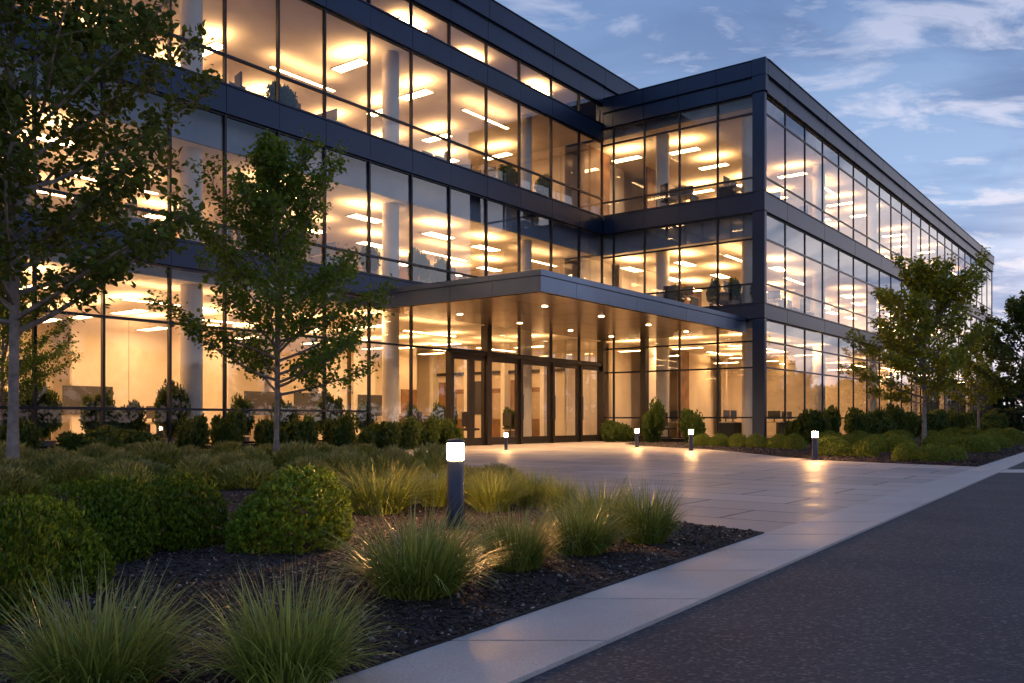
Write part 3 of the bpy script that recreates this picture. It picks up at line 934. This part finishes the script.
# --- grass clumps
def grass_mesh(seed, n, Rb, Hh, spread, wdt, seg=5, curl=1.0):
    rng = np.random.default_rng(seed)
    a = rng.random(n) * 2 * np.pi
    rb = Rb * .42 * np.sqrt(rng.random(n))
    lean = (rng.random(n) ** .62) * spread
    ln = Hh * rng.uniform(.5, 1.2, n) * (1 + .12 * lean)
    da = a + rng.normal(0, .5, n)
    V = np.empty((n, seg + 1, 2, 3))
    x = rb * np.cos(a); y = rb * np.sin(a); z = np.zeros(n)
    th0 = lean * .72; th1 = lean * (1.05 + .8 * curl * rng.random(n)) + .22 + .5 * rng.random(n) ** 3
    wv = wdt * rng.uniform(.6, 1.3, n)
    tw = da + np.pi / 2 + rng.normal(0, .5, n)
    for s in range(seg + 1):
        t = s / seg
        wi = wv * (1 - t ** 2.2) * .5 + .0003
        V[:, s, 0, 0] = x - np.cos(tw) * wi; V[:, s, 0, 1] = y - np.sin(tw) * wi; V[:, s, 0, 2] = z
        V[:, s, 1, 0] = x + np.cos(tw) * wi; V[:, s, 1, 1] = y + np.sin(tw) * wi; V[:, s, 1, 2] = z
        th = th0 + (th1 - th0) * t ** 1.3
        st = ln / seg
        x = x + np.sin(th) * np.cos(da) * st; y = y + np.sin(th) * np.sin(da) * st; z = z + np.cos(th) * st
    V = V.reshape(-1, 3)
    b = (np.arange(n) * (seg + 1) * 2)[:, None]
    F = np.concatenate([b + np.array([[2*s, 2*s+1, 2*s+3, 2*s+2]]) for s in range(seg)], axis=0)
    return arrmesh('grass_clump', V, F, M['grass'])
gN = [grass_mesh(50 + i, 1050, 1.0, 1.0, 1.25, .020) for i in range(4)]      # unit clumps: height 1, scaled in place
gF = [shrub_mesh(70 + i, 620, .42, per=4, mat='grass_far', up=.9, lump=.18, wf=.085, inner_fill=.4, name='grass_clump') for i in range(3)]
gi = 0
def grass(p, wid, hgt, label, group, near=True):
    global gi
    me = (gN if near else gF)[gi % (4 if near else 3)]; gi += 1
    o = bpy.data.objects.new('ornamental_grass', me); C.objects.link(o)
    o.location = (p[0], p[1], .015); o.rotation_euler = (0, 0, random.uniform(0, 6.28))
    # the unit clump is about 1.9 wide and 0.85 high
    o.scale = (wid / 1.95, wid / 1.95, hgt / .95) if near else (wid / 2.5, wid / 2.5, hgt / 1.3)
    return tag(o, label, 'grass clump', group)

def gpx(px, base, top, wpx, label=None, near=True, group='ornamental grass clumps in the left bed'):
    p = at(px, base)
    sc = p.y / 881
    h = EYE - (420 - top) * -1 * sc if False else EYE - (top - 420) * sc
    return grass(p, wpx * sc, h, label, group, near)
NG = [
 (98, 700, 588, 205, 'large grass clump in the bottom left corner, leftmost of the two in front'),
 (288, 692, 584, 178, 'large grass clump at the bottom, right one of the two in front of the pebbly mulch'),
 (418, 598, 512, 165, 'big rounded grass clump between the round shrub and the lit bollard foot'),
 (516, 572, 512, 104, 'feathery grass clump just right of the lit bollard foot'),
 (580, 556, 501, 104, 'grass clump between the feathery clump and the last clump by the bed tip'),
 (646, 545, 487, 84, 'last grass clump at the right tip of the left bed by the plaza'),
 (600, 533, 484, 90, 'grass clump behind the two rightmost clumps at the plaza edge'),
 (380, 515, 466, 110, 'yellow green grass clump left of the lit bollard, behind the round shrub'),
 (492, 513, 470, 74, 'grass clump directly right of the lit bollard post'),
 (533, 508, 470, 66, 'grass clump right of the bollard against the paving, second from the post'),
 (436, 508, 465, 60, 'grass clump directly left of the lit bollard post'),
 (560, 512, 478, 50, 'small grass clump at the paving edge beyond the bollard clumps'),
]
for px, b_, t_, wv, lab in NG:
    gpx(px, b_, t_, wv, lab)
rg = random.Random(5)
# back rows, filled as rows of clumps between the round shrubs and the glass
rows = [(500, 470, [(0, 74), (128, 66)]), (488, 463, [(12, 64), (75, 62)]), (488, 463, [(150, 60), (205, 62), (252, 62), (300, 64)]),
        (482, 457, [(20, 66), (70, 70), (120, 60), (225, 56), (340, 64), (395, 60)]),
        (474, 451, [(8, 56), (50, 54), (95, 58), (150, 60), (200, 58), (252, 54), (300, 58), (345, 58), (388, 54), (430, 52)]),
        (461, 446, [(15, 44), (55, 44), (98, 46), (140, 44), (183, 46), (228, 44), (272, 44), (318, 46), (362, 44)]),
        (492, 470, [(455, 60), (478, 54), (505, 60)])]
rows = sorted(rows, key=lambda q: -q[0])
rows = [(b, t, sorted(l)) for b, t, l in rows]
merged = {}
for b, t, l in rows:
    merged.setdefault(b, []).extend([(x, wv, t) for x, wv in l])
RW = ['nearest', 'second', 'third', 'fourth', 'fifth', 'sixth', 'farthest']
ks = sorted(merged, reverse=True)
for ri, base in enumerate(ks):
    nm = 'nearest' if ri == 0 else 'farthest' if ri == len(ks) - 1 else ORD[ri]
    for ci, (px, wv, top) in enumerate(sorted(merged[base])):
        gpx(px + rg.uniform(-5, 5), base + rg.uniform(-2, 2), top + rg.uniform(-2.5, 2.5), wv * rg.uniform(.85, 1.2),
            '%s clump from the left in the %s low grass row behind the round shrubs' % (ORD[ci], nm), near=False, group='grass clumps in the back rows of the left bed')

def shrub_thing(name, ms, p, rx, ry, h, rz, label, cat, group=None):
    o = bpy.data.objects.new(name, ms); C.objects.link(o)
    o.location = (p[0], p[1], .015); o.scale = (rx, ry, h); o.rotation_euler = (0, 0, rz)
    return tag(o, label, cat, group)

SH = [shrub_mesh(90 + i, 2300, .085, per=6, mat='shrub', name='round_shrub', lump=.19, up=.6, inner_fill=.35, rag=.05) for i in range(3)]
def spx(ms, name, px, base, top, wpx, label, cat, group=None, depth=.9, i=0):
    p = at(px, base); sc = p.y / 881
    r = wpx * sc / 2 / 1.17
    p = p + Vector((0, r * .75, 0))
    sc = p.y / 881
    h = EYE - (top - 420) * sc
    r = wpx * sc / 2 / 1.17
    return shrub_thing(name, ms, (p.x * 1.0 + (px - 512) * 0, p.y), r, r * depth, h / 1.14, random.uniform(0, 6.28), label, cat, group)
spx(SH[0], 'round_shrub', 22, 605, 505, 140, 'big glossy round shrub at the left edge, nearest of the four, behind the corner grass', 'shrub', 'round glossy shrubs in the left bed')
spx(SH[1], 'round_shrub', 92, 568, 480, 112, 'glossy round shrub between the left edge shrub and the middle round shrub', 'shrub', 'round glossy shrubs in the left bed')
spx(SH[2], 'round_shrub', 168, 553, 478, 106, 'middle glossy round shrub, left neighbour of the wide shrub by the bollard', 'shrub', 'round glossy shrubs in the left bed')
spx(SH[0], 'round_shrub', 278, 555, 474, 158, 'wide glossy round shrub with yellow lit tips, rightmost of the four', 'shrub', 'round glossy shrubs in the left bed')
spx(SH[1], 'round_shrub', -75, 640, 500, 150, 'part of a round shrub cut off by the left edge of the picture', 'shrub', 'round glossy shrubs in the left bed')

MO = [shrub_mesh(120 + i, 1500, .11, per=3, mat='mound', up=.6, lump=.16, name='mound_shrub') for i in range(3)]
mi = 0
def mpx(px, base, top, wpx, label, group='low rounded shrubs of the right bed'):
    global mi
    mi += 1
    return spx(MO[mi % 3], 'mound_shrub', px, base, top, wpx, label, 'low shrub', group, depth=.8)
for k, (px, b_) in enumerate(((703, 446.5), (722, 447), (741, 447.5), (760, 448.2), (779, 449), (796, 450))):
    mpx(px, b_, 434, 27, ORD[k] + ' plant from the left in the clipped low row before the wing corner', group='row of clipped low plants at the wing corner')
mpx(838, 457, 436, 44, 'low shrub right beside the rightmost bollard')
mpx(872, 458, 440, 36, 'small low shrub second to the right of the rightmost bollard')
for k, (px, b_, t_, w_) in enumerate(((912, 462, 444, 40), (938, 463, 445, 36), (958, 462, 446, 30))):
    mpx(px, b_, t_, w_, ORD[k] + ' low shrub from the left, front row at the foot of the broad tree', group='front row of low shrubs under the broad tree')
mid = []
for base, top, xs, wv in ((453.5, 436, (880, 904, 955, 975, 990), 34), (449, 434, (858, 884, 908, 938, 962, 986, 1004), 30), (445.5, 431, (830, 868, 898, 950, 974, 998, 1018), 28),
                     (442, 430, (812, 840, 905, 935, 968, 990, 1012), 26), (438, 427, (955, 975, 998, 1016), 24)):
    for k, x in enumerate(xs):
        rown = {453.5: 'nearest', 449: 'second', 445.5: 'third', 442: 'fourth', 438: 'farthest'}[base]
        mpx(x + rg.uniform(-3, 3), base + rg.uniform(-.4, .4), top + rg.uniform(-1, 1), wv * rg.uniform(.9, 1.2), ORD[k] + ' low rounded shrub from the left, %s massed row of the right bed' % rown, group='massed low shrubs of the right bed')

# dark bushes against the glass
def lobed_bush(seed, n, leaf):
    rng = np.random.default_rng(seed)
    Ps = []; Us = []
    for k in range(9):
        c = np.array([rng.uniform(-.55, .55), rng.uniform(-.55, .55), rng.uniform(.25, .68)])
        rad = rng.uniform(.28, .42)
        u = unit(n // 9, rng)
        Ps.append(c + u * rad * rng.uniform(.5, 1.08, (len(u), 1))); Us.append(u)
    P = np.repeat(np.concatenate(Ps), 3, axis=0); U = np.repeat(np.concatenate(Us), 3, axis=0)
    Dv = U * .5 + unit(len(P), rng) * .8 + np.array([[0, 0, .35]])
    sz = leaf * rng.uniform(.6, 1.3, len(P))
    V, F = leafarr(P, Dv, U + unit(len(P), rng) * .5, sz, sz * .6)
    V[:, 2] = np.maximum(V[:, 2], 0)
    return arrmesh('bush', V, F, M['leafdark'])
BU = [lobed_bush(150 + i, 1900, .13) for i in range(4)]
for k, (b_, a_, r, h, lab) in enumerate((
    (1.5, -1.2, .75, .85, 'round bush at the foot of the dark post beside the doors'),
    (2.9, -.9, .7, 1.45, 'taller dark bush in front of the wing glass behind the bollards'),
    (4.4, -.8, .6, 1.2, 'dark bush against the wing glass nearer its corner'))):
    shrub_thing('bush', BU[k % 3], bl(b_, a_), r, r * .8, h, k * 1.3, lab, 'bush')
for k in range(20):
    a_ = 1.6 + k * 2.2 + rg.uniform(-.5, .5)
    shrub_thing('bush', BU[k % 3], bl(WB + 1.0 + rg.uniform(-.1, .5), a_), rg.uniform(.7, 1.15), .7, rg.uniform(.75, 1.75), rg.uniform(0, 6), ORD[k] + ' dark bush from the near corner along the foot of the long glass wing', 'bush', 'dark bushes along the long wing')
# row outside the left front, low and dark
for k in range(15):
    a_ = -10.2 - k * 1.15
    shrub_thing('bush', BU[k % 3], bl(.95 + rg.uniform(-.15, .2), a_ + rg.uniform(-.3, .3)), rg.uniform(.45, .75), .5, rg.uniform(.55, 1.05), rg.uniform(0, 6), ORD[k] + ' low dark bush left of the doors, along the foot of the left glass front', 'bush', 'dark bushes along the left glass front')
# indoor plants behind the ground floor glass
def indoor_plant(b_, a_, z, h, r, label, group, k):
    rt = empty('potted_plant', bl(b_, a_, z), k)
    mb = MB(); mb.lathe((0, 0, 0), [(.15, 0), (.22, .38), (.2, .38)], 14); mb.build('pot', M['pot'], rt, smooth=True)
    o = child('foliage', BU[k % 3], rt, (0, 0, .42)); o.scale = (r, r, h - .42)
    return tag(rt, label, 'potted plant', group)
for k, (a_, h, r) in enumerate(((-15.2, 1.5, .42), (-16.6, 1.35, .38), (-18.7, 1.75, .5), (-19.7, 1.3, .4), (-20.4, 1.4, .42), (-21.6, 1.6, .5), (-22.3, 1.5, .5), (-13.6, 1.5, .45), (-12.3, 1.35, .38))):
    indoor_plant(-.85, a_, .03, h, r, ORD[sorted((-15.2,-16.6,-18.7,-19.7,-20.4,-21.6,-22.3,-13.6,-12.3)).index(a_)] + ' bushy potted plant from the left inside the ground floor glass', 'potted plants behind the ground floor glass', k)
for k, (lv, a_, h) in enumerate(((2, -9.7, 1.5), (2, -8.6, 1.2), (2, -12.0, 1.2), (2, -14.9, 1.5), (3, -5.0, 1.2), (3, -2.6, 1.3), (3, -15.2, 1.2))):
    z = {2: 4.98, 3: 9.0}[lv]
    indoor_plant(-1.0, a_, z, h, .42, ORD[k % 4] + ' potted plant behind the glass of the %s floor, left front' % {2: 'middle', 3: 'top'}[lv], 'potted plants on the %s floor' % {2: 'middle', 3: 'top'}[lv], k)
for k, b_ in enumerate((2.9, 4.3, 5.2, 6.0)):
    indoor_plant(b_, 1.0 + .3 * (k % 2), 4.98, 1.25, .33, ORD[k] + ' potted plant from the left behind the middle floor glass of the wing end', 'potted plants in the wing end', k)
for k, (b_, a_) in enumerate(((-3.5, -1.5), (-4.2, -5.2), (-3.8, -7.2), (-5.2, -3.4))):
    indoor_plant(b_, a_, .03, 1.4, .35, ORD[k] + ' potted plant in the lobby seen through the entrance doors', 'potted plants in the lobby', k)

# desks and chairs
def desk():
    r = empty('office_desk')
    m = MB(); m.box(-.8, .8, -.38, .38, .71, .745); m.build('desktop', M['desk'], r, bevel=.004)
    for x in (-.74, .74):
        m = MB(); m.box(x - .02, x + .02, -.34, .34, 0, .71); m.build('leg', M['dark'], r)
    for x in (-.32, .35):
        m = MB(); m.box(x - .27, x + .27, .14, .165, .86, 1.2); m.box(x - .03, x + .03, .165, .2, .76, .95); m.box(x - .1, x + .1, .08, .26, .748, .76)
        m.build('monitor', M['screen'], r)
    return r
def chair():
    r = empty('office_chair')
    m = MB(); m.box(-.24, .24, -.24, .24, .44, .52); m.build('seat', M['chairfab'], r, bevel=.02)
    m = MB(); m.box(-.22, .22, .2, .26, .58, 1.12); m.build('backrest', M['chairfab'], r, bevel=.02)
    m = MB(); m.cyl((0, 0), .03, .03, .08, .44, 8)
    for k in range(5):
        a = k * 1.2566; m.tube([(0, 0, .1), (.28 * math.cos(a), .28 * math.sin(a), .05)], [.022, .018], 6)
    m.box(-.03, .03, .2, .24, .46, .6)
    m.build('base', M['dark'], r)
    return r
d0 = desk(); c0 = chair(); first = True
spots = []
for lv, z in ((1, .03), (2, 4.98), (3, 9.0)):
    for a_ in ((-5.2, -7.6, -12.6, -15.8, -19.6, -22) if lv != 1 else (-17.2, -21.5)):
        spots.append((-2.1 if lv > 1 else -3.4, a_ + rg.uniform(-.4, .4), z, lv, 'left front'))
    for b_, a_ in ((2.6, 1.5), (4.9, 1.7), (5.0, 4.6), (5.0, 7.6)):
        spots.append((b_, a_, z, lv, 'glass wing'))
FL = {1: 'ground', 2: 'middle', 3: 'top'}
for i, (b_, a_, z, lv, wh) in enumerate(spots):
    o = d0 if i == 0 else copy_tree(d0)
    o.location = bl(b_, a_, z); o.rotation_euler.z = ROT + (R(90) if i % 2 else 0)
    nth = ORD[sum(1 for q in spots[:i] if q[3] == lv and q[4] == wh)]
    tag(o, nth + ' office desk with two monitors on the %s floor of the %s' % (FL[lv], wh), 'desk', 'desks on the %s floor of the %s' % (FL[lv], wh))
    c = c0 if i == 0 else copy_tree(c0)
    off = (.0, -.75) if i % 2 == 0 else (.75, 0)
    c.location = bl(b_ + off[0], a_ + off[1], z); c.rotation_euler.z = ROT + rg.uniform(-.6, .6) + 3.14
    tag(c, 'dark office chair at the ' + nth + ' desk on the %s floor of the %s' % (FL[lv], wh), 'office chair', 'office chairs on the %s floor of the %s' % (FL[lv], wh))
for k, (b_, a_) in enumerate(((-1.6, -3.0), (-2.2, -5.6), (-3.0, -2.2), (-2.6, -8.3), (-4.6, -7.4), (-1.5, -6.6))):
    c = copy_tree(c0); c.location = bl(b_, a_, .03); c.rotation_euler.z = k * 1.3
    tag(c, ORD[k] + ' dark waiting chair in the lobby behind the entrance doors', 'office chair', 'chairs in the lobby')
# reception counter in the lobby
rc = empty('reception_desk', bl(-6.0, -4.2, .03), ROT)
m = MB(); m.box(-.4, .4, -1.6, 1.6, 0, 1.0); m.build('counter', M['wall_dark'], rc, bevel=.01)
m = MB(); m.box(-.5, .5, -1.7, 1.7, 1.003, 1.05); m.build('counter_top', M['desk'], rc, bevel=.008)
tag(rc, 'timber reception counter in the lobby behind the entrance doors', 'reception desk')

# ------------------------------------------------------------------ bollards
def bollard():
    r = empty('bollard_light')
    m = MB(); m.lathe((0, 0, 0), [(.066, 0), (.066, .515), (.060, .525)], 28); m.build('post', M['bollard'], r, smooth=True)
    m = MB(); m.lathe((0, 0, 0), [(.085, .0), (.085, .012), (.068, .014)], 28); m.build('base_plate', M['bollard'], r, smooth=True)
    m = MB(); m.lathe((0, 0, 0), [(.058, .527), (.066, .532), (.066, .652), (.058, .657)], 28); m.build('lamp_lens', M['lamp'], r, smooth=True)
    m = MB(); m.lathe((0, 0, 0), [(.070, .659), (.072, .676), (.060, .684), (.02, .69)], 28); m.build('cap', M['bollard'], r, smooth=True)
    return r
b0 = bollard()
for i, (px, base, s_, lab) in enumerate((
    (455.5, 530, 1.0, 'nearest and largest dark bollard with glowing head, standing in the grass bed'),
    (506, 450, .72, 'tiny lit bollard on the paving right before the entrance doors'),
    (637, 447.2, .86, 'lit bollard left of the other two at the far right edge of the paving'),
    (691, 450.6, .88, 'lit bollard in the middle of the three along the far paving edge'),
    (815, 460, .92, 'lit bollard rightmost of all, at the paving corner beside low shrubs'))):
    o = b0 if i == 0 else copy_tree(b0)
    o.location = at(px, base) + Vector((0, 0, .0 if i else .015)); o.scale = (s_,) * 3
    tag(o, lab, 'bollard light', 'lit bollards around the plaza')

# ------------------------------------------------------------------ far hedge
def hedge(x0, x1, y0, y1, h, n, leaf):
    rng = np.random.default_rng(9)
    P = rng.random((n, 3)) * np.array([x1 - x0, y1 - y0, h]) + np.array([x0, y0, 0])
    s_ = rng.integers(0, 3, n)
    P[s_ == 0, 1] = y0 + rng.normal(0, .12, (s_ == 0).sum())
    P[s_ == 1, 2] = h + rng.normal(0, .18, (s_ == 1).sum()) + .35 * np.sin(P[s_ == 1, 0] * 1.3)
    P[s_ == 2, 0] = x0 + rng.normal(0, .12, (s_ == 2).sum())
    V, F = leafarr(P, unit(n, rng), unit(n, rng), leaf * rng.uniform(.6, 1.3, n), leaf * rng.uniform(.5, 1, n))
    return V, F
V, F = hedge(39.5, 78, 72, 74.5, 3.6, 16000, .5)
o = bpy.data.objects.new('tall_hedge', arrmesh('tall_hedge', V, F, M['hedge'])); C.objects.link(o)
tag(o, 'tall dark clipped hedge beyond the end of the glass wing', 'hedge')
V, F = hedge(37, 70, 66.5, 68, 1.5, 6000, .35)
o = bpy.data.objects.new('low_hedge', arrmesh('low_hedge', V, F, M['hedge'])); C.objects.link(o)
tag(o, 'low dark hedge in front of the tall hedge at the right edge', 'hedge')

V, F = hedge(-62, 40, 0, 2.5, 3.4, 15000, .5)  # unseen hedge, added to hide the bright horizon from the glass reflections
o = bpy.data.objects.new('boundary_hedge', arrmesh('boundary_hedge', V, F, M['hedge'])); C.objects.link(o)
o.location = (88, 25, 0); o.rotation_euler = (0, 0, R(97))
tag(o, 'long unseen hedge across the road, added to darken the horizon mirrored in the glass', 'hedge')
